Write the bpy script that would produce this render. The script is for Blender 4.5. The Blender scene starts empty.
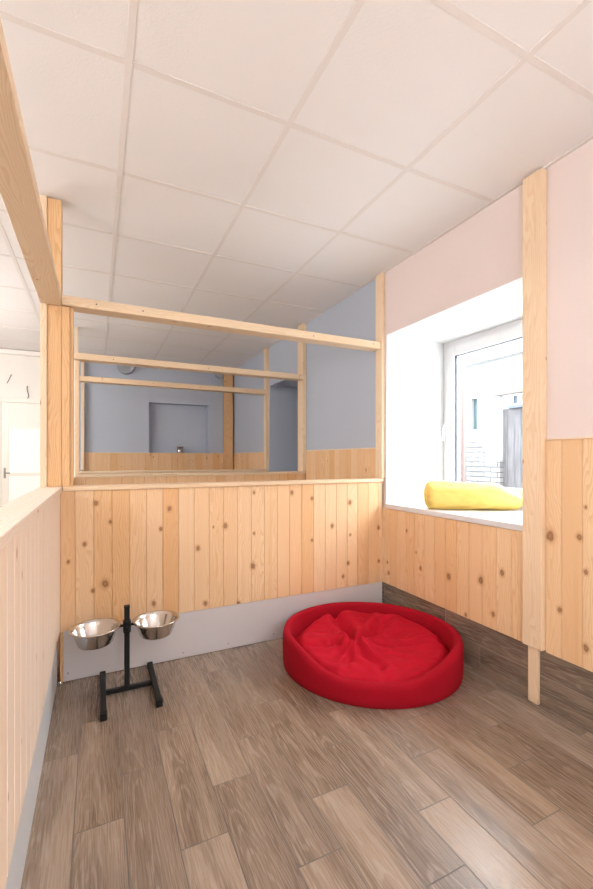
import bpy, bmesh, math, random
from mathutils import Vector, noise
C = bpy.context.scene.collection
SC = bpy.context.scene
R = random.Random(7)
PI = math.pi

# ------------------------------------------------------------------ materials
class NT:
    def __init__(s, name):
        s.m = bpy.data.materials.new(name); s.m.use_nodes = True
        s.t = s.m.node_tree; s.n = s.t.nodes; s.l = s.t.links
        s.b = s.n['Principled BSDF']
    def node(s, ty, **kw):
        n = s.n.new(ty)
        for k, v in kw.items(): setattr(n, k, v)
        return n
    def put(s, sock, v):
        if hasattr(v, 'is_output'): s.l.new(v, sock)
        elif v is not None: sock.default_value = v
    def math(s, op, a, b=None, c=None):
        n = s.node('ShaderNodeMath', operation=op)
        for i, v in enumerate((a, b, c)): s.put(n.inputs[i], v) if v is not None else None
        return n.outputs[0]
    def vmath(s, op, a, b=None):
        n = s.node('ShaderNodeVectorMath', operation=op)
        s.put(n.inputs[0], a)
        if b is not None: s.put(n.inputs[1], b)
        return n.outputs['Value'] if op in ('LENGTH', 'DISTANCE', 'DOT_PRODUCT') else n.outputs[0]
    def sep(s, v):
        n = s.node('ShaderNodeSeparateXYZ'); s.put(n.inputs[0], v); return n.outputs
    def comb(s, x, y, z=0.0):
        n = s.node('ShaderNodeCombineXYZ')
        for i, v in enumerate((x, y, z)): s.put(n.inputs[i], v)
        return n.outputs[0]
    def noise(s, v, scale, detail=3.0, rough=0.5, col=False):
        n = s.node('ShaderNodeTexNoise'); s.put(n.inputs['Vector'], v)
        n.inputs['Scale'].default_value = scale; n.inputs['Detail'].default_value = detail; n.inputs['Roughness'].default_value = rough
        return n.outputs['Color' if col else 'Fac']
    def white(s, v):
        n = s.node('ShaderNodeTexWhiteNoise'); s.put(n.inputs['Vector'], v); return n.outputs['Value']
    def smooth(s, v, a, b, lo=0.0, hi=1.0):
        n = s.node('ShaderNodeMapRange', interpolation_type='SMOOTHSTEP'); s.put(n.inputs[0], v)
        for i, q in enumerate((a, b, lo, hi)): s.put(n.inputs[1 + i], q)
        return n.outputs[0]
    def mix(s, f, a, b, mode='MIX'):
        n = s.node('ShaderNodeMix', data_type='RGBA', blend_type=mode)
        s.put(n.inputs['Factor'], f)
        for k, v in (('A', a), ('B', b)):
            k = [i for i in n.inputs if i.name == k and i.type == 'RGBA'][0]
            s.put(k, (*v, 1) if isinstance(v, tuple) and len(v) == 3 else v)
        return [o for o in n.outputs if o.type == 'RGBA'][0]
    def bump(s, h, strength=0.2, dist=0.01):
        n = s.node('ShaderNodeBump'); s.put(n.inputs['Height'], h)
        n.inputs['Strength'].default_value = strength; n.inputs['Distance'].default_value = dist
        s.l.new(n.outputs[0], s.b.inputs['Normal'])
    def fin(s, color, rough=0.5, metal=0.0, spec=0.5):
        s.put(s.b.inputs['Base Color'], (*color, 1) if isinstance(color, tuple) and len(color) == 3 else color)
        s.put(s.b.inputs['Roughness'], rough); s.put(s.b.inputs['Metallic'], metal)
        s.b.inputs['Specular IOR Level'].default_value = spec
        return s.m
    def pos(s): return s.node('ShaderNodeNewGeometry').outputs['Position']
    def obj(s): return s.node('ShaderNodeTexCoord').outputs['Object']

def pine(name, light, dark, knots=None, axes=(0, 2), var=0.5, rnd_knots=0.70):
    """Pine boards: UV map 'grain' = (across, along) in metres, face attribute 'bid' = board id."""
    s = NT(name)
    uv = s.node('ShaderNodeUVMap', uv_map='grain').outputs[0]
    u, v, _ = s.sep(uv)
    bid = s.node('ShaderNodeAttribute', attribute_name='bid').outputs['Fac']
    off = s.math('MULTIPLY', bid, 37.0)
    # random knots, elongated along the grain
    kp = s.comb(s.math('ADD', s.math('MULTIPLY', u, 11.0), off), s.math('MULTIPLY', v, 4.5), off)
    vo = s.node('ShaderNodeTexVoronoi', voronoi_dimensions='2D', feature='F1'); s.put(vo.inputs['Vector'], kp); vo.inputs['Scale'].default_value = 1.0
    vr = s.sep(vo.outputs['Color'])[0]
    size = s.math('MULTIPLY', s.math('MAXIMUM', s.math('SUBTRACT', vr, rnd_knots), 0.0), 0.30)
    kd = s.math('DIVIDE', vo.outputs['Distance'], s.math('ADD', size, 0.0005))
    if knots:
        p = s.sep(s.pos())
        for a, z, r in knots:
            dx = s.math('MULTIPLY', s.math('SUBTRACT', p[axes[0]], a), 1 / r)
            dz = s.math('MULTIPLY', s.math('SUBTRACT', p[axes[1]], z), 1 / (r * 1.35))
            d = s.math('SQRT', s.math('ADD', s.math('MULTIPLY', dx, dx), s.math('MULTIPLY', dz, dz)))
            kd = s.math('MINIMUM', kd, d)
    wob = s.noise(s.comb(s.math('MULTIPLY', u, 70.0), s.math('MULTIPLY', v, 45.0), off), 1.0, 2.0)
    kd = s.math('MULTIPLY', kd, s.math('ADD', 0.62, s.math('MULTIPLY', wob, 0.8)))
    w = s.noise(s.comb(s.math('ADD', s.math('MULTIPLY', u, 9.0), off), s.math('MULTIPLY', v, 1.3), off), 1.0, 3.0)
    pull = s.math('MULTIPLY', s.math('EXPONENT', s.math('MULTIPLY', kd, -0.55)), 2.2)
    ph = s.math('ADD', s.math('ADD', s.math('MULTIPLY', u, 85.0), s.math('MULTIPLY', w, 16.0)), pull)
    ring = s.math('FRACT', ph)
    ring = s.smooth(ring, 0.35, 1.0)
    fib = s.noise(s.comb(s.math('MULTIPLY', u, 420.0), s.math('MULTIPLY', v, 9.0), off), 1.0, 2.0)
    g = s.math('ADD', s.math('MULTIPLY', ring, 0.85), s.math('MULTIPLY', fib, 0.45))
    col = s.mix(g, light, dark)
    tone = s.white(s.comb(bid, 3.1, 0.7)); tone2 = s.white(s.comb(bid, 9.4, 2.2))
    col = s.mix(s.math('MULTIPLY', tone, var), col, tuple(c * k for c, k in zip(dark, (1.05, 0.95, 0.85))))
    col = s.mix(s.math('MULTIPLY', tone2, var * 0.6), col, tuple(min(1, c * k) for c, k in zip(light, (1.03, 1.05, 1.12))))
    streak = s.noise(s.comb(s.math('ADD', s.math('MULTIPLY', u, 30.0), off), s.math('MULTIPLY', v, 0.7), off), 1.0, 2.0)
    col = s.mix(s.smooth(streak, 0.52, 0.75, 0.0, 0.35), col, dark)
    halo = s.smooth(kd, 0.9, 2.0, 0.42, 0.0)
    col = s.mix(halo, col, (0.46, 0.21, 0.075))
    core = s.smooth(kd, 0.6, 1.0, 0.85, 0.0)
    kc = s.mix(s.smooth(kd, 0.0, 0.9), (0.36, 0.17, 0.075), (0.22, 0.085, 0.035))
    col = s.mix(core, col, kc)
    s.bump(g, 0.06, 0.004)
    return s.fin(col, 0.48, 0, 0.35)

PART_KNOTS = [(-.06, .711, .010), (.065, .821, .009), (-.005, .926, .011), (-.135, .625, .008), (.039, .489, .018), (-.019, .459, .010), (.327, .764, .010),
              (.374, .876, .012), (.538, .634, .012), (.881, .491, .016), (.704, .754, .014), (.888, .95, .009), (.888, .695, .008), (.582, .302, .012), (.289, .346, .012),
              (.63, .753, .006), (.787, .271, .012), (1.298, .897, .011), (1.298, .617, .009), (1.15, .941, .012), (1.597, .856, .014), (1.453, .702, .013),
              (1.583, .433, .011), (1.541, .346, .011), (1.843, .662, .012), (1.60, .63, .008), (1.845, .42, .010)]
SIDE_KNOTS = [(2.402, .347, .012), (2.21, .678, .009), (2.076, .457, .012), (1.838, .465, .016), (1.61, .502, .017), (1.477, .576, .014), (1.531, .345, .012),
              (1.712, .28, .009), (1.225, .808, .021), (1.182, .483, .011), (1.096, .825, .012), (1.07, .68, .010), (1.07, .356, .013), (1.07, .957, .007), (2.415, .42, .008), (2.118, .552, .006)]
PL, PD = (0.835, 0.615, 0.39), (0.675, 0.405, 0.19)
M = {}
M['pine_front'] = pine('pine_boards_front', PL, PD, PART_KNOTS, (0, 2), 0.85, 0.97)
M['pine_side'] = pine('pine_boards_side', PL, PD, SIDE_KNOTS, (1, 2), 0.8, 0.97)
M['pine'] = pine('pine_boards', PL, PD, None, var=0.8)
M['pine_window_lit'] = pine('pine_boards_window_lit', (0.88, 0.79, 0.69), (0.80, 0.665, 0.535), None, var=0.45, rnd_knots=0.76)  # same pine as the other boards, window light washed into its colour
M['timber'] = pine('planed_timber', (0.83, 0.69, 0.51), (0.74, 0.545, 0.355), None, var=0.3, rnd_knots=0.78)
M['timber_warm'] = pine('planed_timber_warm', (0.74, 0.50, 0.275), (0.62, 0.355, 0.165), None, var=0.3, rnd_knots=0.78)

def plain(name, col, rough=0.5, metal=0, spec=0.5, bump=None, tint=None):
    s = NT(name)
    c = col
    if tint:
        c = s.mix(s.noise(s.obj(), tint[1], 4.0), tuple(x * (1 - tint[0]) for x in col), tuple(min(1, x * (1 + tint[0])) for x in col))
    if bump: s.bump(s.noise(s.obj(), bump[0], 4.0), bump[1], 0.003)
    return s.fin(c, rough, metal, spec)
M['pink'] = plain('pink_paint', (0.76, 0.665, 0.65), 0.85, 0, 0.2, (60, 0.25), (0.02, 2))
M['blue'] = plain('grey_blue_paint', (0.45, 0.50, 0.595), 0.8, 0, 0.25, (60, 0.25), (0.03, 2))
M['white_wall'] = plain('white_plaster', (0.84, 0.82, 0.79), 0.85, 0, 0.2, (40, 0.2), (0.02, 2))
M['reveal'] = plain('white_reveal_paint', (0.74, 0.75, 0.765), 0.7, 0, 0.3, (50, 0.1))
M['pvc'] = plain('white_pvc', (0.70, 0.70, 0.72), 0.3, 0, 0.5, (8, 0.02))
M['gasket'] = plain('dark_rubber_gasket', (0.03, 0.03, 0.04), 0.6, 0, 0.3, (90, 0.1))
M['kick'] = plain('pale_grey_laminate', (0.60, 0.575, 0.59), 0.38, 0, 0.5, (12, 0.03), (0.03, 6))
M['kick_side'] = plain('pale_blue_grey_laminate', (0.62, 0.66, 0.70), 0.35, 0, 0.5, (12, 0.03), (0.03, 6))
M['black'] = plain('black_powder_coat', (0.010, 0.010, 0.011), 0.5, 0, 0.3, (220, 0.2))
M['rubber'] = plain('black_rubber', (0.012, 0.012, 0.012), 0.7, 0, 0.3, (120, 0.1))
M['screw'] = plain('steel_screw', (0.30, 0.29, 0.28), 0.4, 0.8, 0.5, (120, 0.1))
M['tee'] = plain('ceiling_grid_enamel', (0.765, 0.735, 0.725), 0.6, 0, 0.3, (30, 0.05))
M['door_white'] = plain('white_door_enamel', (0.82, 0.80, 0.76), 0.4, 0, 0.5, (20, 0.05))
M['vent'] = plain('grey_vent_plastic', (0.40, 0.42, 0.47), 0.5, 0, 0.4, (40, 0.05))
M['added_lamp_frame'] = plain('added_lamp_white_frame', (0.85, 0.85, 0.85), 0.4, 0, 0.5, (40, 0.05))
M['wire'] = plain('grey_cable_sheath', (0.10, 0.09, 0.085), 0.6, 0, 0.3, (90, 0.1))
M['roof_slab'] = plain('concrete_slab', (0.5, 0.5, 0.5), 0.9, 0, 0.2, (10, 0.2))
M['ground'] = plain('pale_paving', (0.52, 0.515, 0.50), 0.9, 0, 0.2, (14, 0.3), (0.1, 3))
M['pipe'] = plain('pinkish_enamelled_pipe', (0.14, 0.085, 0.075), 0.5, 0, 0.4, (30, 0.05), (0.05, 4))
M['teal_glass'] = plain('teal_window_glass', (0.045, 0.07, 0.078), 0.5, 0, 0.5, (5, 0.02), (0.15, 5))
M['slate_glass'] = plain('slate_window_glass', (0.02, 0.03, 0.05), 0.5, 0, 0.5, (5, 0.02), (0.15, 5))
M['lintel'] = plain('weathered_lintel', (0.10, 0.083, 0.077), 0.9, 0, 0.2, (30, 0.3), (0.2, 12))

def steel():
    s = NT('brushed_steel')
    p = s.sep(s.obj())
    n = s.noise(s.comb(s.math('MULTIPLY', p[0], 1.0), p[1], s.math('MULTIPLY', p[2], 90.0)), 6.0, 2.0)
    s.bump(n, 0.03, 0.002)
    return s.fin((0.66, 0.63, 0.60), s.smooth(n, 0.2, 0.8, 0.13, 0.22), 1.0)
M['steel'] = steel()

def fabric(name, c1, c2, scale=260.0, sheen=0.3, rough=0.85):
    s = NT(name); o = s.obj()
    big = s.noise(o, 9.0, 4.0); p = s.sep(o)
    wv = s.math('MULTIPLY', s.math('SINE', s.math('MULTIPLY', p[0], scale * 6)), s.math('SINE', s.math('MULTIPLY', s.math('ADD', p[1], p[2]), scale * 6)))
    fine = s.noise(o, scale, 2.0)
    col = s.mix(s.math('ADD', s.math('MULTIPLY', big, 0.7), s.math('MULTIPLY', fine, 0.3)), c1, c2)
    s.bump(s.math('ADD', fine, s.math('MULTIPLY', wv, 0.25)), 0.25, 0.003)
    m = s.fin(col, rough, 0, 0.15)
    s.b.inputs['Sheen Weight'].default_value = sheen
    s.b.inputs['Sheen Roughness'].default_value = 0.4
    s.b.inputs['Sheen Tint'].default_value = (*[min(1, c * 1.3) for c in c2], 1)
    return m
M['red_rim'] = fabric('red_felt_fabric', (0.33, 0.003, 0.013), (0.43, 0.006, 0.022), sheen=0.08)
M['red_cushion'] = fabric('red_cotton_fabric', (0.42, 0.004, 0.018), (0.57, 0.007, 0.028), 320, 0.08, 0.75)
M['yellow'] = fabric('yellow_fleece', (0.80, 0.56, 0.13), (0.88, 0.66, 0.22), 300, 0.25)

def wood_tile(name, W, L, x0, y0, step, ax, dark=1.0, grout=(0.125, 0.108, 0.098), rough=(0.25, 0.42)):
    """Wood-look porcelain planks: ax = (across axis, along axis)."""
    s = NT(name); p = s.sep(s.pos())
    a = s.math('DIVIDE', s.math('SUBTRACT', p[ax[0]], x0), W)
    k = s.math('FLOOR', a); fa = s.math('FRACT', a)
    off = s.math('MULTIPLY', s.math('FLOORED_MODULO', k, 3.0), step)
    b = s.math('DIVIDE', s.math('SUBTRACT', s.math('SUBTRACT', p[ax[1]], y0), off), L)
    n = s.math('FLOOR', b); fb = s.math('FRACT', b)
    r1 = s.white(s.comb(k, n, 0.3)); r2 = s.white(s.comb(n, k, 5.7)); r3 = s.white(s.comb(k, n, 11.9))
    sh = s.math('MULTIPLY', r2, 60.0)
    u = s.math('MULTIPLY', fa, W); v = s.math('MULTIPLY', fb, L)
    big = s.noise(s.comb(s.math('ADD', s.math('MULTIPLY', u, 7.0), sh), s.math('ADD', s.math('MULTIPLY', v, 2.0), sh), sh), 1.0, 3.0)
    cath = s.math('MULTIPLY', s.math('SUBTRACT', u, W * 0.5), s.math('SUBTRACT', u, W * 0.5))
    ph = s.math('ADD', s.math('ADD', s.math('MULTIPLY', big, 9.0), s.math('MULTIPLY', u, 55.0)), s.math('ADD', s.math('MULTIPLY', cath, 1100.0), s.math('MULTIPLY', v, 5.0)))
    ring = s.smooth(s.math('PINGPONG', ph, 0.5), 0.0, 0.5)
    fib = s.noise(s.comb(s.math('MULTIPLY', u, 230.0), s.math('ADD', s.math('MULTIPLY', v, 9.0), sh), sh), 1.0, 3.0)
    line = s.math('MULTIPLY', s.smooth(ring, 0.55, 0.95), s.smooth(fib, 0.34, 0.58))
    D = tuple(c * dark for c in (0.182, 0.124, 0.086)); L_ = tuple(c * dark for c in (0.365, 0.270, 0.197)); P_ = tuple(c * dark for c in (0.50, 0.415, 0.335))
    band = s.noise(s.comb(s.math('ADD', s.math('MULTIPLY', u, 14.0), sh), s.math('MULTIPLY', v, 1.6), sh), 1.0, 2.0)
    t = s.math('ADD', s.math('MULTIPLY', s.smooth(band, 0.38, 0.62), 0.6), s.math('MULTIPLY', fib, 0.20))
    t = s.math('ADD', t, s.math('MULTIPLY', s.math('SUBTRACT', r1, 0.5), 0.75))
    col = s.mix(s.smooth(t, 0.0, 1.0), D, L_)
    col = s.mix(s.math('MULTIPLY', line, 0.42), col, P_)
    col = s.mix(s.math('MULTIPLY', r3, 0.22), col, tuple(c * dark for c in (0.36, 0.31, 0.27)))
    g = 0.0018
    eu = s.math('MULTIPLY', s.math('PINGPONG', fa, 0.5), W); ev = s.math('MULTIPLY', s.math('PINGPONG', fb, 0.5), L)
    e = s.math('MINIMUM', eu, ev)
    gm = s.smooth(e, g * 0.6, g * 1.3, 1.0, 0.0)
    col = s.mix(gm, col, grout)
    s.bump(s.math('SUBTRACT', s.math('MULTIPLY', line, 0.15), gm), 0.35, 0.0015)
    return s.fin(col, s.smooth(s.math('ADD', fib, gm), 0.3, 1.0, rough[0], rough[1]), 0, 0.5)
M['floor'] = wood_tile('wood_look_floor_tile', 0.1455, 0.592, -0.2115, 1.265, 0.197, (0, 1))
M['plinth'] = wood_tile('wood_look_wall_tile', 0.1455, 0.592, 0.0, 1.62, 0.25, (2, 1), 0.74, (0.33, 0.28, 0.245))

def ceiling_tile():
    s = NT('mineral_ceiling_tile'); o = s.obj()
    n = s.noise(o, 140.0, 3.0); big = s.noise(o, 2.2, 3.0)
    p = s.sep(o)
    idr = s.white(s.comb(s.math('FLOOR', s.math('DIVIDE', s.math('SUBTRACT', p[0], 0.098), 0.605)), s.math('FLOOR', s.math('DIVIDE', s.math('SUBTRACT', p[1], 1.535), 0.605)), 0.5))
    col = s.mix(big, (0.81, 0.80, 0.81), (0.84, 0.83, 0.84))
    col = s.mix(s.math('MULTIPLY', idr, 0.25), col, (0.835, 0.825, 0.83))
    s.bump(n, 0.25, 0.003)
    return s.fin(col, 0.9, 0, 0.15)
M['ceil'] = ceiling_tile()

def brick():
    s = NT('pale_limewashed_brick'); p = s.sep(s.pos())
    t = s.node('ShaderNodeTexBrick'); s.put(t.inputs['Vector'], s.comb(p[1], p[2], 0.0))
    t.inputs['Scale'].default_value = 1.0; t.inputs['Brick Width'].default_value = 0.26; t.inputs['Row Height'].default_value = 0.085
    t.inputs['Mortar Size'].default_value = 0.008; t.inputs['Color1'].default_value = (0.145, 0.135, 0.13, 1); t.inputs['Color2'].default_value = (0.09, 0.082, 0.08, 1); t.inputs['Mortar'].default_value = (0.033, 0.033, 0.037, 1)
    # limewash plaster covers the upper wall, bricks show where it has come off
    w = s.math('ADD', s.noise(s.pos(), 1.6, 5.0), s.smooth(p[2], 0.7, 2.1, -0.16, 0.14))
    cov = s.smooth(w, 0.46, 0.54)
    col = s.mix(cov, t.outputs['Color'], (0.20, 0.198, 0.195))
    s.bump(t.outputs['Fac'], 0.3, 0.01)
    return s.fin(col, 0.9, 0, 0.2)
M['brick'] = brick()

def oldplank():
    s = NT('grey_weathered_planks'); p = s.sep(s.pos())
    k = s.math('DIVIDE', p[1], 0.12); r = s.white(s.comb(s.math('FLOOR', k), 1.0, 2.0))
    n = s.noise(s.comb(s.math('MULTIPLY', p[1], 40.0), s.math('MULTIPLY', p[2], 3.0), r), 1.0, 4.0)
    col = s.mix(s.smooth(n, 0.3, 0.7), (0.027, 0.026, 0.03), (0.078, 0.074, 0.077))
    col = s.mix(s.math('MULTIPLY', r, 0.4), col, (0.11, 0.097, 0.095))
    col = s.mix(s.smooth(s.math('PINGPONG', k, 0.5), 0.02, 0.06, 1.0, 0.0), col, (0.03, 0.03, 0.035))
    return s.fin(col, 0.9, 0, 0.2)
M['oldplank'] = oldplank()

def glass():
    s = NT('clear_window_glass')
    for x in list(s.n):
        if x.type == 'BSDF_PRINCIPLED': s.n.remove(x)
    tr = s.node('ShaderNodeBsdfTransparent'); gl = s.node('ShaderNodeBsdfGlossy'); gl.inputs['Roughness'].default_value = 0.02
    tr.inputs[0].default_value = (0.97, 0.985, 0.98, 1)
    mx = s.node('ShaderNodeMixShader'); mx.inputs[0].default_value = 0.012; s.l.new(tr.outputs[0], mx.inputs[1]); s.l.new(gl.outputs[0], mx.inputs[2])
    out = [x for x in s.n if x.type == 'OUTPUT_MATERIAL'][0]
    s.l.new(mx.outputs[0], out.inputs[0])
    return s.m
M['glass'] = glass()

def emit(name, col, strength):
    s = NT(name)
    s.b.inputs['Emission Color'].default_value = (*col, 1); s.b.inputs['Emission Strength'].default_value = strength
    return s.fin((0.8, 0.8, 0.8), 0.5)
M['added_glow'] = emit('added_lamp_glow', (0.975, 0.985, 1.0), 31.0)  # glow of the added lamps behind the viewer
M['added_glow_warm'] = emit('added_warm_lamp_glow', (1.0, 0.965, 0.92), 38.0)
M['lit_pane'] = emit('daylit_frosted_pane', (1.0, 0.93, 0.74), 0.25)

# ------------------------------------------------------------------ mesh helpers
class MB:
    def __init__(s):
        s.bm = bmesh.new(); s.uv = s.bm.loops.layers.uv.new('grain'); s.bid = s.bm.faces.layers.float.new('bid')
    def _tag(s, faces, axis, bid=None, mat=0, smooth=False):
        bid = R.random() if bid is None else bid
        ou, ov = R.uniform(0, 5), R.uniform(0, 5)
        for f in faces:
            f[s.bid] = bid; f.material_index = mat; f.smooth = smooth
            n = f.normal; o = [i for i in range(3) if i != axis]
            ac = o[0] if abs(n[o[1]]) > abs(n[o[0]]) else o[1]
            for l in f.loops:
                l[s.uv].uv = (l.vert.co[ac] + ou, l.vert.co[axis] + ov)
    def box(s, lo, hi, axis=None, bev=0.0, mat=0, bid=None, rot=None):
        lo, hi = Vector(lo), Vector(hi); d = hi - lo
        if axis is None: axis = max(range(3), key=lambda i: d[i])
        t = bmesh.new(); bmesh.ops.create_cube(t, size=1.0)
        for v in t.verts: v.co = Vector((lo[i] + d[i] * (v.co[i] + 0.5) for i in range(3)))
        if bev: bmesh.ops.bevel(t, geom=list(t.edges), offset=bev, segments=2, affect='EDGES', profile=0.5)
        return s.merge(t, axis, bid, mat)
    def merge(s, t, axis=2, bid=None, mat=0, smooth=False):
        t.normal_update(); vm = {v: s.bm.verts.new(v.co) for v in t.verts}; fs = []
        for f in t.faces:
            nf = s.bm.faces.new([vm[v] for v in f.verts]); nf.normal_update(); fs.append(nf)
        t.free(); s._tag(fs, axis, bid, mat, smooth); return fs
    def faces(s, verts, faces, axis=2, bid=None, mat=0, smooth=True):
        vs = [s.bm.verts.new(v) for v in verts]; fs = []
        for f in faces:
            nf = s.bm.faces.new([vs[i] for i in f]); nf.normal_update(); fs.append(nf)
        s._tag(fs, axis, bid, mat, smooth); return fs
    def board(s, p0, ac, nr, w, th, z0, z1, mat=0):
        """One vertical board with chamfered front edges."""
        p0, ac, nr = Vector(p0), Vector(ac), Vector(nr)
        c = 0.0028
        pr = [(0, 0), (w, 0), (w, th - c), (w - c, th), (c, th), (0, th - c)]
        V = [p0 + ac * a + nr * b + Vector((0, 0, z)) for z in (z0, z1) for a, b in pr]
        n = len(pr); F = [tuple(range(n))[::-1], tuple(range(n, 2 * n))] + [(i, (i + 1) % n, n + (i + 1) % n, n + i) for i in range(n)]
        if ac.cross(nr).z < 0: F = [f[::-1] for f in F]
        s.faces(V, F, 2, None, mat, False)
    def boards(s, p0, ac, nr, length, pitch, th, z0, z1, start=0.0):
        a = -start
        while a < length - 1e-4:
            lo, hi = max(a, 0), min(a + pitch - 0.0008, length)
            if hi - lo > 0.004: s.board(Vector(p0) + Vector(ac) * lo, ac, nr, hi - lo, th, z0, z1)
            a += pitch
    def lathe(s, prof, c, seg=48, mat=0, close=False):
        V, F = [], []
        for r, z in prof:
            for i in range(seg):
                a = 2 * PI * i / seg; V.append((c[0] + r * math.cos(a), c[1] + r * math.sin(a), c[2] + z))
        m = len(prof)
        for j in range(m if close else m - 1):
            k = (j + 1) % m
            for i in range(seg): F.append((j * seg + i, j * seg + (i + 1) % seg, k * seg + (i + 1) % seg, k * seg + i))
        if not close:
            if prof[0][0] > 0: F.append(tuple(range(seg))[::-1])
            if prof[-1][0] > 0: F.append(tuple((m - 1) * seg + i for i in range(seg)))
        s.faces(V, F, 2, None, mat)
    def tube(s, pts, r, seg=10, mat=0):
        pts = [Vector(p) for p in pts]; V, F = [], []
        for i, p in enumerate(pts):
            t = (pts[min(i + 1, len(pts) - 1)] - pts[max(i - 1, 0)]).normalized()
            a = t.orthogonal().normalized() if i == 0 else (pa - t * pa.dot(t)).normalized()
            pa = a; b = t.cross(a)
            for k in range(seg):
                q = 2 * PI * k / seg; V.append(p + (a * math.cos(q) + b * math.sin(q)) * r)
        n = len(pts)
        for i in range(n - 1):
            for k in range(seg): F.append((i * seg + k, i * seg + (k + 1) % seg, (i + 1) * seg + (k + 1) % seg, (i + 1) * seg + k))
        F += [tuple(range(seg))[::-1], tuple((n - 1) * seg + k for k in range(seg))]
        s.faces(V, F, 2, None, mat)
    def done(s, name, mats, parent=None, recalc=False):
        if recalc: bmesh.ops.recalc_face_normals(s.bm, faces=s.bm.faces)
        if parent is not None:
            o0 = Vector((0, 0, 0)); q = parent
            while q is not None: o0 += q.location; q = q.parent
            for v in s.bm.verts: v.co -= o0
        me = bpy.data.meshes.new(name); s.bm.to_mesh(me); s.bm.free()
        for m in (mats if isinstance(mats, (list, tuple)) else [mats]): me.materials.append(m)
        o = bpy.data.objects.new(name, me); C.objects.link(o)
        if parent is not None: o.parent = parent
        return o

def tag(o, label=None, cat=None, group=None, kind=None):
    for k, v in (('label', label), ('category', cat), ('group', group), ('kind', kind)):
        if v: o[k] = v
    return o
def thing(name, loc, label, cat, group=None, kind=None):
    o = bpy.data.objects.new(name, None); o.empty_display_size = 0.1; C.objects.link(o); o.location = loc
    return tag(o, label, cat, group, kind)
def one(name, lo, hi, mat, axis=None, bev=0.003, parent=None):
    m = MB(); m.box(lo, hi, axis, bev); return m.done(name, mat, parent)
def structure(o, label, cat): return tag(o, label, cat, None, 'structure')

# ------------------------------------------------------------------ the place (metres; X along the partition, Y depth)
CZ = 2.518          # ceiling
XW = 1.890          # painted face of the window wall
YF = 6.20           # far wall
YB = -2.00          # wall behind the viewer
XC = -2.60          # corridor's far side
YP = 2.472          # front face of the near partition

# floor
structure(one('floor', (XC - 0.1, YB - 0.1, -0.12), (2.56, YF + 0.4, 0.0), M['floor'], 1, 0), 'wood-look porcelain plank tile floor in grey brown', 'floor')
# ceiling with its grid
cl = structure(one('ceiling', (XC - 0.1, YB - 0.1, CZ), (2.56, YF + 0.4, CZ + 0.10), M['ceil'], 1, 0), 'white suspended ceiling of square mineral tiles', 'ceiling')
m = MB()
x = 0.098 - 0.605 * 4
while x < XW - 0.03:
    m.box((x - 0.012, YB, CZ - 0.0022), (x + 0.012, YF, CZ + 0.002), 1, 0.0006); x += 0.605
y = 1.535 - 0.605 * 5
while y < YF:
    m.box((XC, y - 0.012, CZ - 0.0020), (XW, y + 0.012, CZ + 0.002), 0, 0.0006); y += 0.605
m.box((XW - 0.018, YB, CZ - 0.004), (XW, YF, CZ + 0.002), 1, 0.0006)
m.done('ceiling_grid', M['tee'], cl)

# window wall with two deep recesses
NY0, NY1, NZ0, NZ1 = 1.300, 2.441, 0.806, 2.058      # near recess
GY0, GY1, GZ0, GZ1 = 3.90, 4.70, 0.806, 2.045        # recess in the next stall
XO = 2.52
m = MB()
def wbox(lo, hi, front, other=3):
    for f in m.box(lo, hi, 2, 0, front):
        if f.normal.x > 0.5: f.material_index = 2
        elif abs(f.normal.x) < 0.5: f.material_index = other
wbox((XW, YB - 0.1, 0), (XO, NY0, CZ), 0)
wbox((XW, NY0, 0), (XO, NY1, NZ0), 0)
wbox((XW, NY0, NZ1), (XO, NY1, CZ), 0)
wbox((XW, NY1, 0), (XO, 2.500, CZ), 0)
wbox((XW, 2.500, 0), (XO, GY0, CZ), 1, 1)
wbox((XW, GY0, 0), (XO, GY1, GZ0), 1, 1)
wbox((XW, GY0, GZ1), (XO, GY1, CZ), 1, 1)
wbox((2.42, GY0, GZ0), (XO, GY1, GZ1), 1, 1)
wbox((XW, GY1, 0), (XO, YF, CZ), 1, 1)
structure(m.done('wall_right', [M['pink'], M['blue'], M['roof_slab'], M['reveal']]), 'pink wall turning grey blue past the partition, with a deep white window recess', 'wall')
# far wall: blue in the stalls (with a shallow blind recess), white in the corridor
m = MB()
RX0, RX1, RZ1 = 0.661, 1.507, 1.957
for lo, hi in (((-0.215, YF, 0), (RX0, YF + 0.3, CZ)), ((RX0, YF, RZ1), (RX1, YF + 0.3, CZ)), ((RX0, YF, 0), (RX1, YF + 0.3, 1.2462)), ((RX1, YF, 0), (2.52, YF + 0.3, CZ)), ((RX0, YF + 0.14, 1.2462), (RX1, YF + 0.3, RZ1))):
    m.box(lo, hi, 2, 0, 0)
m.box((XC - 0.1, YF, 0), (-0.215, YF + 0.3, CZ), 2, 0, 1)
structure(m.done('wall_back', [M['blue'], M['white_wall']]), 'far wall, grey blue behind the stalls and white in the corridor', 'wall')
structure(one('wall_left', (XC - 0.1, YB, 0), (XC, YF, CZ), M['white_wall'], 2, 0), 'white corridor wall on the left', 'wall')
structure(one('wall_front', (XC, YB - 0.1, 0), (XW, YB, CZ), M['white_wall'], 2, 0), 'white wall behind the viewer', 'wall')
structure(one('trim_1', (XC, YF - 0.05, 2.452), (-0.27, YF, CZ - 0.006), M['white_wall'], 0, 0.012), 'white cornice along the top of the far corridor wall', 'cornice')

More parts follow.
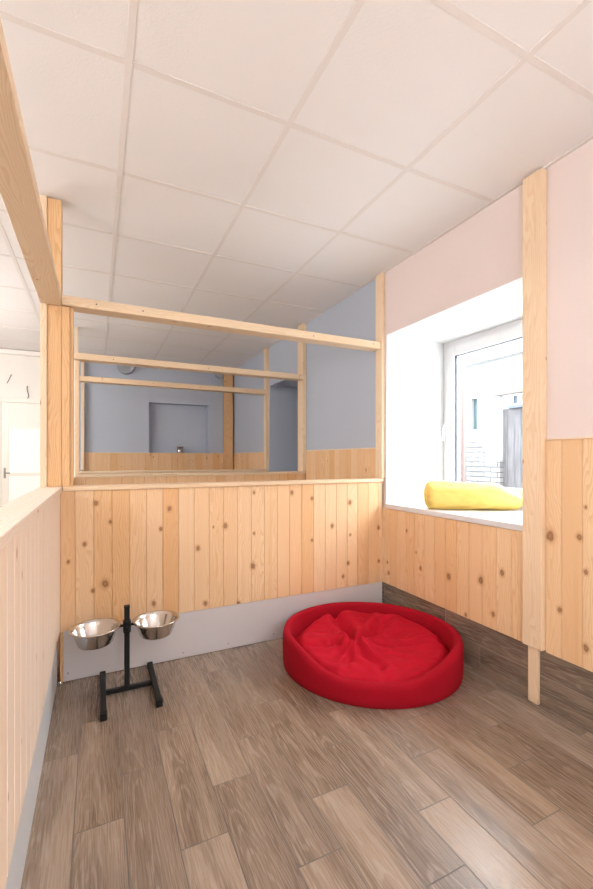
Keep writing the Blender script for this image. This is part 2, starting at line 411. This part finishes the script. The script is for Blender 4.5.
# tile plinth and pine wainscot of the window wall
XT = 1.888
structure(one('baseboard_right', (1.884, YB, 0), (XW, YF, 0.272), M['plinth'], 1, 0), 'wood-look tile plinth under the pine boards of the window wall', 'baseboard')
def wains(name, lab, lo, hi, ztop, start, mat, cap=True):
    m = MB(); m.boards((XW - 0.001, lo, 0), (0, 1, 0), (-1, 0, 0), hi - lo, 0.0885, 0.011, 0.266, ztop, start)
    o = structure(m.done(name, mat), lab, 'wainscot')
    if cap: one('cap_strip', (XW - 0.018, lo, ztop), (XW - 0.0005, hi, ztop + 0.007), M['timber'], 1, 0.002, o)
wains('trim_2', 'short pine boards below the window', 1.346, 2.483, 0.805, (1.346 - 1.248) % 0.0885, M['pine_side'], False)
wains('trim_3', 'tall pine wainscot at the right edge beside the pink wall', YB, 1.248, 1.248, 0.0885 - ((1.085 - YB) % 0.0885), M['pine_side'])
wains('trim_4', 'pine wainscot on the blue wall just past the partition', 2.54, 3.7075, 1.238, 0, M['pine'])
wains('trim_5', 'pine wainscot on the blue wall in the farthest stall', 4.83, YF - 0.02, 1.238, 0, M['pine'])
m = MB(); m.boards((-0.19, YF, 0), (1, 0, 0), (0, -1, 0), 2.05, 0.0885, 0.014, 0.10, 1.238)
o = structure(m.done('trim_6', M['pine']), 'pine wainscot along the far blue wall', 'wainscot')
one('cap_strip', (-0.19, YF - 0.022, 1.238), (1.862, YF - 0.0005, 1.246), M['timber'], 0, 0.002, o)

# ------------------------------------------------------------------ window
w = thing('window_1', (2.44, 1.87, NZ0), 'white plastic window with one opening sash, deep in its white recess', 'window', None, 'structure')
def ring4(mb, y0, y1, z0, z1, wd, x0, x1, bev=0.004, wb=None, mat=0):
    wb = wb or wd
    mb.box((x0, y0, z0), (x1, y0 + wd, z1), 2, bev, mat); mb.box((x0, y1 - wd, z0), (x1, y1, z1), 2, bev, mat)
    mb.box((x0, y0 + wd, z0), (x1, y1 - wd, z0 + wb), 1, bev, mat); mb.box((x0, y0 + wd, z1 - wd), (x1, y1 - wd, z1), 1, bev, mat)
m = MB(); ring4(m, NY0 + .001, NY1 - .001, 0.842, NZ1 - .001, 0.052, 2.44, 2.51, 0.004, 0.060); m.done('window_frame', M['pvc'], w)
m = MB(); ring4(m, 1.345, 2.398, 0.895, 2.015, 0.078, 2.425, 2.495, 0.006); sash = m.done('sash', M['pvc'], w)
m = MB(); ring4(m, 1.42, 2.323, 0.970, 1.94, 0.006, 2.434, 2.452, 0); m.done('gasket', M['gasket'], sash)
one('pane', (2.447, 1.424, 0.974), (2.451, 2.319, 1.936), M['glass'], 2, 0, sash)
m = MB()
m.box((2.414, 2.358, 1.375), (2.4255, 2.390, 1.445), 2, 0.004)
m.tube([(2.42, 2.374, 1.415), (2.395, 2.374, 1.415), (2.383, 2.375, 1.410), (2.379, 2.378, 1.398), (2.377, 2.380, 1.36), (2.377, 2.382, 1.30)], 0.0095, 12)
tag(m.done('window_handle', M['pvc'], sash, True), 'white lever handle pointing down')
m = MB(); m.box((1.868, 1.346, 0.808), (2.45, NY1 - .001, 0.841), 1, 0.004); m.done('window_sill', M['pvc'], w)

# ------------------------------------------------------------------ low partitions
PGRP = None
def partition(name, y, label, mat, ztop, x0, x1, start, screws=(), thick=0.085):
    t = thing(name, ((x0 + x1) / 2, y + thick / 2, 0), label, 'partition')
    px = min(x0, -0.1722); m = MB(); m.boards((px, y + 0.012, 0), (1, 0, 0), (0, -1, 0), x1 - px, 0.0883, 0.012, 0.268, ztop - 0.024, start); m.done('board_panel', mat, t)
    m = MB(); m.boards((x0, y + thick - 0.012, 0), (1, 0, 0), (0, 1, 0), x1 - x0, 0.0883, 0.012, 0.268, ztop - 0.024, start); m.done('board_panel', M['pine'], t)
    m = MB()
    for z0, z1 in ((0.02, 0.06), (0.45, 0.49), (ztop - 0.066, ztop - 0.0245)): m.box((x0, y + 0.0125, z0), (x1, y + thick - 0.0125, z1), 0, 0.002)
    m.done('batten_frame', M['timber'], t)
    one('ledge', (x0 - 0.002, y - 0.010, ztop - 0.023), (x1 + 0.002, y + thick + 0.010, ztop), M['timber'], 0, 0.003, t)
    k = one('kick_board', (x0, y + 0.002, 0.004), (x1, y + 0.012, 0.266), M['kick'], 0, 0.001, t)
    tag(k, 'pale grey laminate kick board')
    for sx, sz in screws:
        mm = MB(); V = [(sx + 0.0045 * math.cos(a), y + 0.0008, sz + 0.0045 * math.sin(a)) for a in [2 * PI * i / 12 for i in range(12)]]
        V += [(a, y + 0.004, c) for a, b, c in V]
        mm.faces(V, [tuple(range(12))] + [(i, 12 + i, 12 + (i + 1) % 12, (i + 1) % 12) for i in range(12)], 2, None, 0, False)
        mm.done('screw', M['screw'], k, True)
    one('kick_board', (x0, y + thick - 0.012, 0.004), (x1, y + thick - 0.002, 0.266), M['kick'], 0, 0.001, t)
    return t
partition('low_partition', YP, 'nearest low pine board partition with a pale grey kick board, behind the bowls and red bed', M['pine_front'], 1.017, -0.158, 1.8775, 0.0193, ((-0.137, 0.045), (0.452, 0.034), (0.722, 0.036), (1.02, 0.04), (1.45, 0.04)))
partition('low_partition', 3.72, 'second low pine partition, seen as a thin ledge just beyond the nearest one', M['pine'], 1.036, -0.158, 1.876, 0.0)
partition('low_partition', 4.72, 'farthest low pine partition, in front of the far blue wall', M['pine'], 1.034, -0.158, 1.876, 0.04)

# low board wall along the corridor
t = thing('low_corridor_wall', (-0.22, 2.0, 0), 'low corridor-side wall of pine boards coloured as window-lit, with a light kick board, along the left edge', 'partition')
m = MB(); m.boards((-0.185, YB, 0), (0, 1, 0), (1, 0, 0), YP + 0.012 - YB, 0.0883, 0.012, 0.268, 0.990, 0.02); m.boards((-0.185, YP + 0.1, 0), (0, 1, 0), (1, 0, 0), YF - 0.02 - YP - 0.1, 0.0883, 0.012, 0.268, 0.990, 0.02); m.done('board_panel', M['pine_window_lit'], t)
m = MB(); m.boards((-0.255, YB, 0), (0, 1, 0), (-1, 0, 0), YF - 0.02 - YB, 0.0883, 0.012, 0.05, 0.990, 0.02); m.done('board_panel', M['pine_window_lit'], t)
m = MB()
for z0, z1 in ((0.02, 0.06), (0.45, 0.49), (0.95, 0.99)): m.box((-0.2545, YB, z0), (-0.196, YF - 0.02, z1), 1, 0.002)
m.done('batten_frame', M['timber'], t)
one('ledge', (-0.272, YB, 0.991), (-0.164, YF - 0.02, 1.016), M['pine_window_lit'], 1, 0.003, t)
tag(one('kick_board', (-0.196, YB, 0.003), (-0.186, YP + 0.012, 0.266), M['kick_side'], 1, 0.001, t), 'light blue grey kick board')
one('corner_batten', (-0.172, YP - 0.004, 0.004), (-0.1595, YP + 0.012, 0.266), M['timber_warm'], 2, 0.001, t)
m = MB(); m.lathe([(0.0, 0), (0.008, 0.0), (0.009, 0.004), (0.009, 0.018), (0.006, 0.022), (0.0, 0.022)], (-0.170, YP - 0.022, 0.0), 16)
tag(m.done('floor_bolt', M['steel'], None, True), 'small shiny metal floor bolt in the corner left of the kick board', 'bolt')

# ------------------------------------------------------------------ posts, rails and beams
PG = 'pine posts of the stalls'
def post(lo, hi, label, mat='timber', extra=None):
    lo, hi = Vector(lo), Vector(hi)
    t = thing('timber_post', ((lo.x + hi.x) / 2, (lo.y + hi.y) / 2, lo.z), label, 'post', PG)
    one('post_shaft', lo, hi, M[mat], 2, 0.003, t)
    for n, a, b, mt in (extra or ()): one(n, a, b, M[mt], 2, 0.002, t)
    return t
post((1.852, 1.248, 0.272), (XW - 0.0005, 1.346, CZ - 0.010), 'pale pine post on the pink wall right of the window', 'timber', [('foot_batten', (1.8655, 1.277, 0.006), (1.8835, 1.326, 0.2715), 'timber')])
post((1.862, 2.460, 1.019), (XW - 0.0005, 2.536, CZ - 0.006), 'pine post left of the window, standing where the nearest partition meets the wall')
post((1.850, 3.722, 1.039), (XW - 0.0005, 3.84, CZ - 0.006), 'pine post on the blue wall at the end of the second rail')
post((1.850, 4.722, 1.037), (XW - 0.0005, 4.80, CZ - 0.006), 'pine post on the blue wall at the end of the third rail')
post((1.725, YF - 0.075, 0.0), (1.862, YF - 0.0225, CZ - 0.006), 'wide pine post in the far right corner on the blue wall', 'timber_warm')
post((-0.232, YP + 0.020, 1.0165), (-0.167, YP + 0.098, CZ - 0.006), 'stout knotty pine corner post rising from the left low wall to the ceiling', 'timber_warm', [('side_stud', (-0.262, YP + 0.012, 1.0165), (-0.2325, YP + 0.085, CZ - 0.006), 'timber')])
post((-0.1655, YP + 0.012, 1.0175), (-0.128, YP + 0.075, 1.958), 'short two-piece pine stud right against the stout left post', 'timber_warm', [('packing_strip', (-0.1275, YP + 0.02, 1.0175), (-0.113, YP + 0.07, 1.958), 'timber_warm')])
post((-0.160, 3.74, 1.0365), (-0.128, 3.81, 1.944), 'slim pine stud under the left end of the second rail')
post((-0.205, 4.83, 1.0165), (-0.176, 4.90, CZ - 0.006), 'slim pine stud reaching the ceiling by the left end of the third rail')
post((-0.185, YF - 0.10, 1.0165), (-0.150, YF - 0.0225, CZ - 0.006), 'slim pine stud on the left of the far blue wall')
def rail(y, z0, z1, x0, x1, label, d=0.10, mat='timber', nails=()):
    o = one('top_rail', (x0, y, z0), (x1, y + d, z1), M[mat], 0, 0.003)
    for nx, nz in nails:
        mm = MB(); V = [(nx + 0.004 * math.cos(a), yy, z0 + nz + 0.004 * math.sin(a)) for yy in (y - 0.0012, y + 0.006) for a in [2 * PI * i / 10 for i in range(10)]]
        mm.faces(V, [tuple(range(10)), tuple(range(10, 20))] + [(i, (i + 1) % 10, 10 + (i + 1) % 10, 10 + i) for i in range(10)], 2, None, 0, False)
        q = mm.done('nail_head', M['wire'], None, True); q.parent = o
    return tag(o, label, 'rail', 'cross rails above the partitions')
rail(YP, 1.962, 2.012, -0.164, 1.8605, 'nearest pale pine cross rail above the partition, from stout post to window post', nails=((-0.003, .026), (.232, .026), (1.31, .024), (1.80, .028)))
rail(3.70, 1.947, 1.997, -0.162, 1.8485, 'second pine cross rail, middle one of the three', nails=((.12, .022), (.9, .024), (1.80, .02)))
rail(4.72, 1.945, 1.997, -0.162, 1.8485, 'third pine cross rail, lowest in view before the far blue wall', nails=((.05, .024), (.55, .028), (1.05, .024), (1.6, .026)))
tag(one('overhead_beam', (-0.262, YB, 1.957), (-0.1655, YP + 0.0105, 2.004), M['timber'], 1, 0.003), 'broad pine beam laid flat overhead, running along the top left of the stall', 'beam')

# ------------------------------------------------------------------ feeding stand and bowls
SY = 2.245
t = thing('bowl_stand', (0.135, SY, 0), 'black metal height-adjustable feeding stand with an H base, by the kick board', 'bowl stand')
for rx in (0.027, 0.265):
    r_ = one('base_runner', (rx - 0.0125, 2.05, 0.006), (rx + 0.0125, 2.44, 0.031), M['black'], 1, 0.002, t)
    for ya, yb in ((2.034, 2.060), (2.430, 2.448)): one('end_cap', (rx - 0.0145, ya, 0.0), (rx + 0.0145, yb, 0.033), M['rubber'], 1, 0.003, r_)
one('crossbar', (0.040, SY - 0.0105, 0.008), (0.252, SY + 0.0105, 0.029), M['black'], 0, 0.002, t)
p_ = one('upright_pole', (0.1225, SY - 0.0125, 0.029), (0.1475, SY + 0.0125, 0.425), M['black'], 2, 0.002, t)
one('pole_cap', (0.1215, SY - 0.0135, 0.418), (0.1485, SY + 0.0135, 0.430), M['rubber'], 2, 0.003, p_)
m = MB(); m.box((0.1175, SY - 0.0185, 0.300), (0.1525, SY + 0.0185, 0.356), 2, 0.003)
m.tube([(0.135, SY - 0.018, 0.328), (0.135, SY - 0.045, 0.328)], 0.004, 10); m.lathe([(0, -0.009), (0.009, -0.009), (0.011, 0), (0.009, 0.009), (0, 0.009)], (0.135, SY - 0.045, 0.328), 14)
m.done('clamp', M['black'], t, True)
BW = ((-0.0065, 'left'), (0.2745, 'right'))
for bx, _ in BW:
    m = MB(); V = []
    m.lathe([(0.1085 + 0.002 * math.cos(a), 0.002 * math.sin(a)) for a in [2 * PI * i / 8 for i in range(8)]], (bx, SY, 0.3395 if bx < 0.13 else 0.3345), 48, 0, True)
    m.done('bowl_ring', M['steel'], t, True)
    m = MB(); e = 0.1175 if bx < 0.13 else 0.1525; q = bx + (0.1085 if bx < 0.13 else -0.1085)
    m.box((min(e, q) - 0.001, SY - 0.008, 0.328), (max(e, q) + 0.001, SY + 0.008, 0.338), 0, 0.002)
    m.done('ring_arm', M['black'], t, True)
prof = [(0.0, 0.0), (0.066, 0.0), (0.073, 0.002), (0.078, 0.008), (0.0995, 0.075), (0.1035, 0.084), (0.110, 0.0855), (0.1135, 0.088), (0.1150, 0.092), (0.1135, 0.0955), (0.109, 0.0965), (0.104, 0.0935), (0.0975, 0.076), (0.0765, 0.012), (0.070, 0.0055), (0.064, 0.0035), (0.0, 0.0035)]
for bx, side in BW:
    m = MB(); m.lathe([(r, z * 0.86) for r, z in prof], (bx, SY, 0.266 if bx < 0.13 else 0.261), 72)
    o = m.done('dog_bowl', M['steel'], None, True)
    tag(o, 'shiny steel bowl on the %s of the black stand, %s' % (side, 'by the corridor wall' if side == 'left' else 'towards the red bed'), 'bowl', 'steel bowls on the stand')

# ------------------------------------------------------------------ dog bed
BC = Vector((1.4035, 1.966, 0)); BA, BB, BT = 0.494, 0.449, -0.651
def ell(phi, off=0.0, k=1.0):
    x, y = (BA + off) * k * math.cos(phi), (BB + off) * k * math.sin(phi)
    return (BC.x + x * math.cos(BT) - y * math.sin(BT), BC.y + x * math.sin(BT) + y * math.cos(BT))
def sstep(a, b, x):
    t = max(0, min(1, (x - a) / (b - a))); return t * t * (3 - 2 * t)
def rim_h(phi):
    d = math.degrees(phi + BT); d = (d - (-126) + 180) % 360 - 180        # world direction relative to the entrance
    return 0.198 - 0.084 * (1 - sstep(14, 70 if d > 0 else 60, abs(d)))
t = thing('dog_bed', (BC.x, BC.y, 0), 'oval bright red fabric dog bed with a loose cushion, in the corner under the window', 'dog bed')
m = MB(); V, F = [], []; N = 160; TH = 0.040
pr = []
for i in range(N):
    phi = 2 * PI * i / N; h = rim_h(phi)
    nz = noise.noise(Vector((math.cos(phi) * 3, math.sin(phi) * 3, 1.7))) * 0.004
    prof2 = [(-0.006, 0.0), (0.0, 0.006), (0.003 + nz, 0.03), (0.005 + nz, h * 0.5), (0.004 + nz, h - 0.030), (0.001 + nz, h - 0.015), (-0.006, h - 0.005), (-0.016, h), (-0.026, h), (-0.034, h - 0.005), (-0.038, h - 0.014), (-TH, h - 0.03), (-TH - 0.004, h * 0.5), (-TH - 0.004, 0.03), (-TH, 0.004)]
    for off, z in prof2:
        x, y = ell(phi, off); V.append((x, y, z))
K = len(prof2)
for i in range(N):
    j = (i + 1) % N
    for k in range(K): F.append((i * K + k, j * K + k, j * K + (k + 1) % K, i * K + (k + 1) % K))
m.faces(V, F); m.done('padded_rim', M['red_rim'], t, True)
m = MB(); V = [(*ell(2 * PI * i / 64, -0.012), z) for z in (0.0015, 0.02) for i in range(64)]
m.faces(V, [tuple(range(64))[::-1], tuple(range(64, 128))] + [(i, (i + 1) % 64, 64 + (i + 1) % 64, 64 + i) for i in range(64)], 2, None, 0, False); m.done('bed_base', M['red_rim'], t)
# cushion: lobes parted by creases that meet at a pucker
def seg_d(p, a, b):
    ab = b - a; q = max(0, min(1, (p - a).dot(ab) / ab.length_squared)); return (p - a - ab * q).length, q
T_ = Vector((1.272, 1.925))
CR = [((1.42, 2.40), .055, .030), ((1.66, 2.13), .050, .032), ((1.02, 2.13), .030, .024), ((1.78, 1.76), .030, .026), ((1.27, 1.64), .034, .020), ((1.50, 1.60), .012, .02), ((1.10, 1.78), .016, .02)]
m = MB(); V, F = [], []; NR, NA = 64, 160
def cush(x, y, r):
    p = Vector((x, y)); wv = Vector((x + 0.05 * noise.noise(Vector((x * 6, y * 6, 0))), y + 0.05 * noise.noise(Vector((x * 6, y * 6, 9)))))
    toward = max(-1, min(1, ((p - BC.xy).dot(Vector((0.45, 0.89)))) / 0.42))      # +1 at the back
    z = 0.134 + 0.028 * toward
    z *= (1 - 0.42 * sstep(0.84, 1.0, r))
    for e, dep, wd in CR:
        d, q = seg_d(wv, T_, Vector(e)); z -= dep * math.exp(-(d / wd) ** 2) * (0.35 + 0.65 * (1 - q) ** 0.6) * (1 - 0.4 * sstep(.85, 1, r))
        z += dep * 0.30 * math.exp(-((d - wd * 2.0) / (wd * 1.2)) ** 2)
    dT = (p - T_).length
    ang = math.atan2(y - T_.y, x - T_.x)
    z += 0.010 * math.exp(-(dT / 0.13) ** 2) * math.sin(ang * 9 + 2 * noise.noise(Vector((x * 9, y * 9, 4)))) * min(1, dT / .03)
    z += 0.022 * noise.noise(Vector((x * 4.2, y * 4.2, 2.0))) + 0.011 * abs(noise.noise(Vector((x * 9 + 3 * noise.noise(Vector((x * 5, y * 5, 1))), y * 11, 5.0)))) + 0.003 * noise.noise(Vector((x * 28, y * 28, 3.0)))
    d = (math.degrees(math.atan2(y - BC.y, x - BC.x)) + 122 + 180) % 360 - 180
    lim = rim_h(math.atan2(y - BC.y, x - BC.x) - BT) - 0.016
    c_ = 0.20 * (1 - sstep(.55, .92, r)) + lim * sstep(.55, .92, r); k = 0.012
    return min(z, c_) - 0.25 * k * max(0, 1 - abs(z - c_) / k) ** 2
for j in range(NR + 1):
    r = j / NR
    for i in range(NA):
        x, y = ell(2 * PI * i / NA, -TH - 0.002, r); V.append((x, y, cush(x, y, r)))
for j in range(NR):
    for i in range(NA):
        a, b, c, d = j * NA + i, j * NA + (i + 1) % NA, (j + 1) * NA + (i + 1) % NA, (j + 1) * NA + i
        F.append((a, d, c, b))
n0 = len(V)
for i in range(NA): V.append((*ell(2 * PI * i / NA, -TH - 0.010, 1.0), 0.022))
for i in range(NA): F.append((NR * NA + i, n0 + i, n0 + (i + 1) % NA, NR * NA + (i + 1) % NA))
m.faces(V, F)
bmesh.ops.remove_doubles(m.bm, verts=m.bm.verts, dist=1e-5)
m.done('cushion', M['red_cushion'], t, True)

# ------------------------------------------------------------------ yellow roll on the sill
A0, DX = Vector((1.930, 2.072, 0.0)), Vector((0.81, -0.586, 0)).normalized()
NX = Vector((-DX.y, DX.x, 0)); LEN = 0.55
m = MB(); V, F = [], []; NL, NS = 56, 64
def roll_pt(s, a):
    rr = 0.093 - 0.010 * s / LEN - 0.030 * sstep(0.72, 1.0, s / LEN)
    ends = min(1, (s / 0.028)) ** 0.5 if s < 0.028 else (min(1, (LEN - s) / 0.06)) ** 0.5
    rr *= 0.86 + 0.14 * ends
    rr += 0.006 * noise.noise(Vector((s * 7 + 3 * math.cos(a), math.cos(a) * 1.6, math.sin(a) * 1.6))) + 0.0045 * noise.noise(Vector((s * 16, math.cos(a) * 4 + s * 8, math.sin(a) * 4)))
    rr += 0.004 * math.exp(-((a - 2.6) / 0.12) ** 2)
    o = NX * math.cos(a) * rr * 1.04; z = math.sin(a) * rr * 0.98
    return A0 + DX * s + o + Vector((0, 0, max(0.842, 0.842 + 0.084 - 0.03 * sstep(0.7, 1.0, s / LEN) + z)))
for i in range(NL + 1):
    for k in range(NS): V.append(roll_pt(LEN * i / NL, 2 * PI * k / NS))
for i in range(NL):
    for k in range(NS): F.append((i * NS + k, i * NS + (k + 1) % NS, (i + 1) * NS + (k + 1) % NS, (i + 1) * NS + k))
for end in (0, 1):                                                    # ends: the rolled layers show as a spiral
    base = (NL if end else 0) * NS; prev = [base + k for k in range(NS)]
    cen = sum((V[b] for b in prev), Vector()) / NS; sg = 1 if end else -1
    for j in range(1, 17):
        q = 1 - j / 16.5; cur = []
        for k in range(NS):
            P = cen + (V[base + k] - cen) * q
            dep = 0.012 * (1 - q ** 4) + 0.006 * math.sin(2 * PI * (3.5 * q) + 2 * PI * k / NS) * (1 - q ** 8)
            cur.append(len(V)); V.append(P + DX * sg * dep)
        for k in range(NS): F.append((prev[k], prev[(k + 1) % NS], cur[(k + 1) % NS], cur[k]))
        prev = cur
    F.append(tuple(prev))
m.faces(V, F)
tag(m.done('rolled_blanket', M['yellow'], None, True), 'yellow rolled-up fleece lying on the white window sill', 'blanket')

# ------------------------------------------------------------------ far stall: cup and vents
m = MB(); m.lathe([(0, 0), (0.044, 0), (0.047, 0.004), (0.047, 0.046), (0.043, 0.050), (0.043, 0.056), (0.047, 0.060), (0.047, 0.085), (0.050, 0.088), (0.050, 0.094), (0.046, 0.094), (0.044, 0.088), (0.043, 0.030), (0, 0.030)], (1.10, YF + 0.055, 1.2464), 32)
tag(m.done('metal_cup', M['steel'], None, True), 'small steel cup on the ledge of the recess in the far blue wall', 'cup')
def vent(x, z, r, label):
    m = MB(); V = []; F = []; n = 36
    prof = [(r, 0.0), (r, -0.035), (r * 0.93, -0.05), (r * 0.8, -0.055), (r * 0.74, -0.045), (r * 0.3, -0.045), (0.01, -0.05)]
    for rr, d in prof:
        for i in range(n): V.append((x + rr * math.cos(2 * PI * i / n), YF + d * 1.8, z + rr * math.sin(2 * PI * i / n)))
    for j in range(len(prof) - 1):
        for i in range(n): F.append((j * n + i, j * n + (i + 1) % n, (j + 1) * n + (i + 1) % n, (j + 1) * n + i))
    F += [tuple(range(n)), tuple((len(prof) - 1) * n + i for i in range(n))[::-1]]
    m.faces(V, F); tag(m.done('wall_vent', M['vent'], None, True), label, 'vent', 'round vents high on the far wall')
vent(0.362, 2.436, 0.115, 'round grey vent high on the far blue wall, left one under the rails')
vent(1.66, 2.430, 0.060, 'round grey vent high on the far blue wall, right one near the wide corner post')

# ------------------------------------------------------------------ corridor end: door, wires
d = thing('door_1', (-0.72, YF, 0), 'white door with two frosted panes at the end of the corridor', 'door', None, 'structure')
m = MB(); DX0, DX1, DT = -1.06, -0.30, 1.86
m.box((DX0 - 0.06, YF - 0.03, 0), (DX0, YF - 0.0005, DT + 0.06), 2, 0.004); m.box((DX1, YF - 0.03, 0), (DX1 + 0.05, YF - 0.0005, DT + 0.06), 2, 0.004); m.box((DX0, YF - 0.03, DT), (DX1, YF - 0.0005, DT + 0.06), 0, 0.004)
m.done('door_frame', M['door_white'], d)
m = MB(); y0, y1 = YF - 0.022, YF - 0.001
for lo, hi in (((DX0 + .002, y0, 0.006), (-0.985, y1, DT - .002)), ((-0.38, y0, 0.006), (DX1 - .002, y1, DT - .002)), ((-0.985, y0, 0.006), (-0.38, y1, 0.20)), ((-0.985, y0, 0.945), (-0.38, y1, 0.985)), ((-0.985, y0, 1.545), (-0.38, y1, DT - .002))): m.box(lo, hi, 2, 0.002)
leaf = m.done('door_leaf', M['door_white'], d)
for z0, z1 in ((0.2005, 0.9445), (0.9855, 1.5445)): one('pane', (-0.9845, YF - 0.014, z0), (-0.3805, YF - 0.008, z1), M['lit_pane'], 2, 0, leaf)
m = MB(); m.box((-1.035, YF - 0.028, 0.92), (-1.012, YF - 0.0215, 1.05), 2, 0.002); m.tube([(-1.023, YF - 0.026, 0.985), (-1.023, YF - 0.060, 0.985), (-1.0, YF - 0.066, 0.985), (-0.965, YF - 0.066, 0.985)], 0.008, 10)
tag(m.done('door_handle', M['screw'], leaf, True), 'dark metal lever handle')
def wire(pts, label):
    m = MB(); m.tube(pts, 0.0045, 8); tag(m.done('loose_wire', M['wire'], None, True), label, 'wire', 'cable ends above the corridor door')
wire([(-0.955, YF + 0.01, 2.205), (-0.958, YF - 0.02, 2.20), (-0.966, YF - 0.03, 2.17), (-0.985, YF - 0.034, 2.12), (-1.0, YF - 0.034, 2.09)], 'loose dark cable end slanting from the white wall, upper left of two')
wire([(-0.79, YF + 0.01, 2.075), (-0.79, YF - 0.02, 2.072), (-0.792, YF - 0.03, 2.04), (-0.785, YF - 0.03, 2.0), (-0.775, YF - 0.028, 1.96), (-0.778, YF - 0.03, 1.93), (-0.786, YF - 0.03, 1.915)], 'loose dark cable end hanging bent on the white wall beside the stout post')

# ------------------------------------------------------------------ added lamps, unseen behind the viewer and over the corridor, brightening the room
def add_lamp(x, y, drop, warm, label):
    t = thing('added_lamp', (x, y, CZ), label, 'lamp', 'opal globe lamps added out of view for light')
    zc = CZ - drop; r = 0.16
    m = MB(); m.lathe([(0, -0.03), (0.045, -0.03), (0.055, -0.0055), (0, -0.0055)], (x, y, CZ), 24); m.done('ceiling_rose', M['added_lamp_frame'], t, True)
    m = MB(); m.tube([(x, y, CZ - 0.0305), (x, y, zc + r + 0.031)], 0.006, 10); m.done('rod', M['added_lamp_frame'], t, True)
    m = MB(); m.lathe([(0, r + 0.03), (0.03, r + 0.03), (0.05, r - 0.01), (0, r - 0.01)], (x, y, zc), 24); m.done('fitter', M['added_lamp_frame'], t, True)
    m = MB(); m.lathe([(r * math.sin(PI * i / 24), -r * math.cos(PI * i / 24)) for i in range(25)], (x, y, zc - 0.002), 40); m.done('added_globe', M['added_glow_warm' if warm else 'added_glow'], t, True)
add_lamp(0.40, -0.75, 0.85, False, 'added opal globe lamp brightening the stall from behind the viewer, nearer the corridor')
add_lamp(1.35, -0.75, 0.85, False, 'added opal globe lamp brightening the stall from behind the viewer, nearer the window wall')
for y, lab in ((-0.4, 'first from the viewer'), (1.6, 'second from the viewer'), (3.6, 'third from the viewer'), (4.5, 'last before the white door')):
    add_lamp(-1.65, y, 0.70, True, 'added warm opal globe lamp, unseen over the corridor, ' + lab)  # unseen fixtures added for the warm light from the corridor side

# ------------------------------------------------------------------ outside the window
structure(one('ground', (2.56, -12, -0.35), (14, 22, -0.25), M['ground'], 1, 0), 'pale paved yard outside the window', 'ground')
XB = 6.0
b = thing('building', (XB + 0.2, 5.0, -0.25), 'old limewashed brick building across the yard, seen through the window', 'building')
m = MB()
def bbox(y0, y1, z0, z1): m.box((XB, y0, z0), (XB + 0.35, y1, z1), 2, 0)
bbox(-4, 3.50, -0.25, 2.80); bbox(3.50, 4.76, 2.20, 2.80); bbox(4.76, 5.21, -0.25, 2.80); bbox(5.21, 5.35, -0.25, 1.67); bbox(5.21, 5.35, 2.22, 2.80); bbox(5.35, 12, -0.25, 2.80)
m.done('brick_wall', M['brick'], b)
one('lintel', (XB - 0.05, 3.35, 2.20), (XB + 0.02, 4.86, 2.265), M['lintel'], 1, 0.008, b)
one('plank_door', (XB + 0.08, 3.50, -0.25), (XB + 0.14, 4.76, 1.975), M['oldplank'], 2, 0.004, b)
one('door_header', (XB + 0.03, 3.50, 1.975), (XB + 0.14, 4.64, 2.025), M['slate_glass'], 1, 0.004, b)
m = MB(); ring4(m, 3.50, 4.76, 2.026, 2.20, 0.02, XB + 0.06, XB + 0.14, 0.003)
for ya, yb in ((3.52, 3.62), (3.73, 3.78), (3.89, 3.94), (4.05, 4.10), (4.21, 4.28), (4.432, 4.476), (4.583, 4.74)): m.box((XB + 0.06, ya, 2.046), (XB + 0.14, yb, 2.18), 2, 0.002)
tf = m.done('transom_frame', M['door_white'], b)
for ya, yb in ((3.62, 3.73), (3.78, 3.89), (3.94, 4.05), (4.10, 4.21), (4.28, 4.432), (4.476, 4.583)): one('pane', (XB + 0.095, ya + .0005, 2.0465), (XB + 0.105, yb - .0005, 2.1795), M['slate_glass'], 1, 0, tf)
one('narrow_window', (XB + 0.08, 5.21, 1.67), (XB + 0.10, 5.35, 2.22), M['teal_glass'], 2, 0, b)
one('roof_edge', (XB - 0.15, -4, 2.801), (XB + 0.5, 12, 2.87), M['brick'], 1, 0.01, b)
m = MB(); m.tube([(3.35, 3.085, -0.25), (3.35, 3.085, 1.0), (3.35, 3.085, 3.6)], 0.024, 16)
tag(m.done('pipe', M['pipe'], None, True), 'slim pinkish upright pipe outside the window, near its left edge', 'pipe')

# ------------------------------------------------------------------ light
wd = bpy.data.worlds.new('World'); SC.world = wd; wd.use_nodes = True
bg = wd.node_tree.nodes['Background']; bg.inputs[0].default_value = (0.88, 0.94, 1.0, 1); bg.inputs[1].default_value = 21.0
po = bpy.data.lights.new('window_portal', 'AREA'); po.shape = 'RECTANGLE'; po.size = 1.10; po.size_y = 1.18
po.cycles.is_portal = True
pl = bpy.data.objects.new('window_portal', po); C.objects.link(pl); pl.location = (2.515, 1.87, 1.45)
pl.rotation_euler = Vector((-1, 0, 0)).to_track_quat('-Z', 'Y').to_euler()

# ------------------------------------------------------------------ camera
cam = bpy.data.cameras.new('camera'); cam.sensor_fit = 'HORIZONTAL'; cam.sensor_width = 36.0; cam.lens = 36.0 * 417 / 593
cam.shift_y = 14.0 / 593; cam.clip_start = 0.02
co = bpy.data.objects.new('camera', cam); C.objects.link(co)
co.location = (0, 0, 1.164); co.rotation_euler = (PI / 2, 0, -math.radians(25.567))
SC.camera = co
SC.view_settings.view_transform = 'Standard'; SC.view_settings.look = 'None'; SC.view_settings.exposure = 0.0; SC.view_settings.gamma = 1.0
SC.view_settings.use_curve_mapping = False
SC.cycles.use_denoising = True
SC.cycles.max_bounces = 10; SC.cycles.diffuse_bounces = 6; SC.cycles.transparent_max_bounces = 8; SC.cycles.sample_clamp_indirect = 8.0
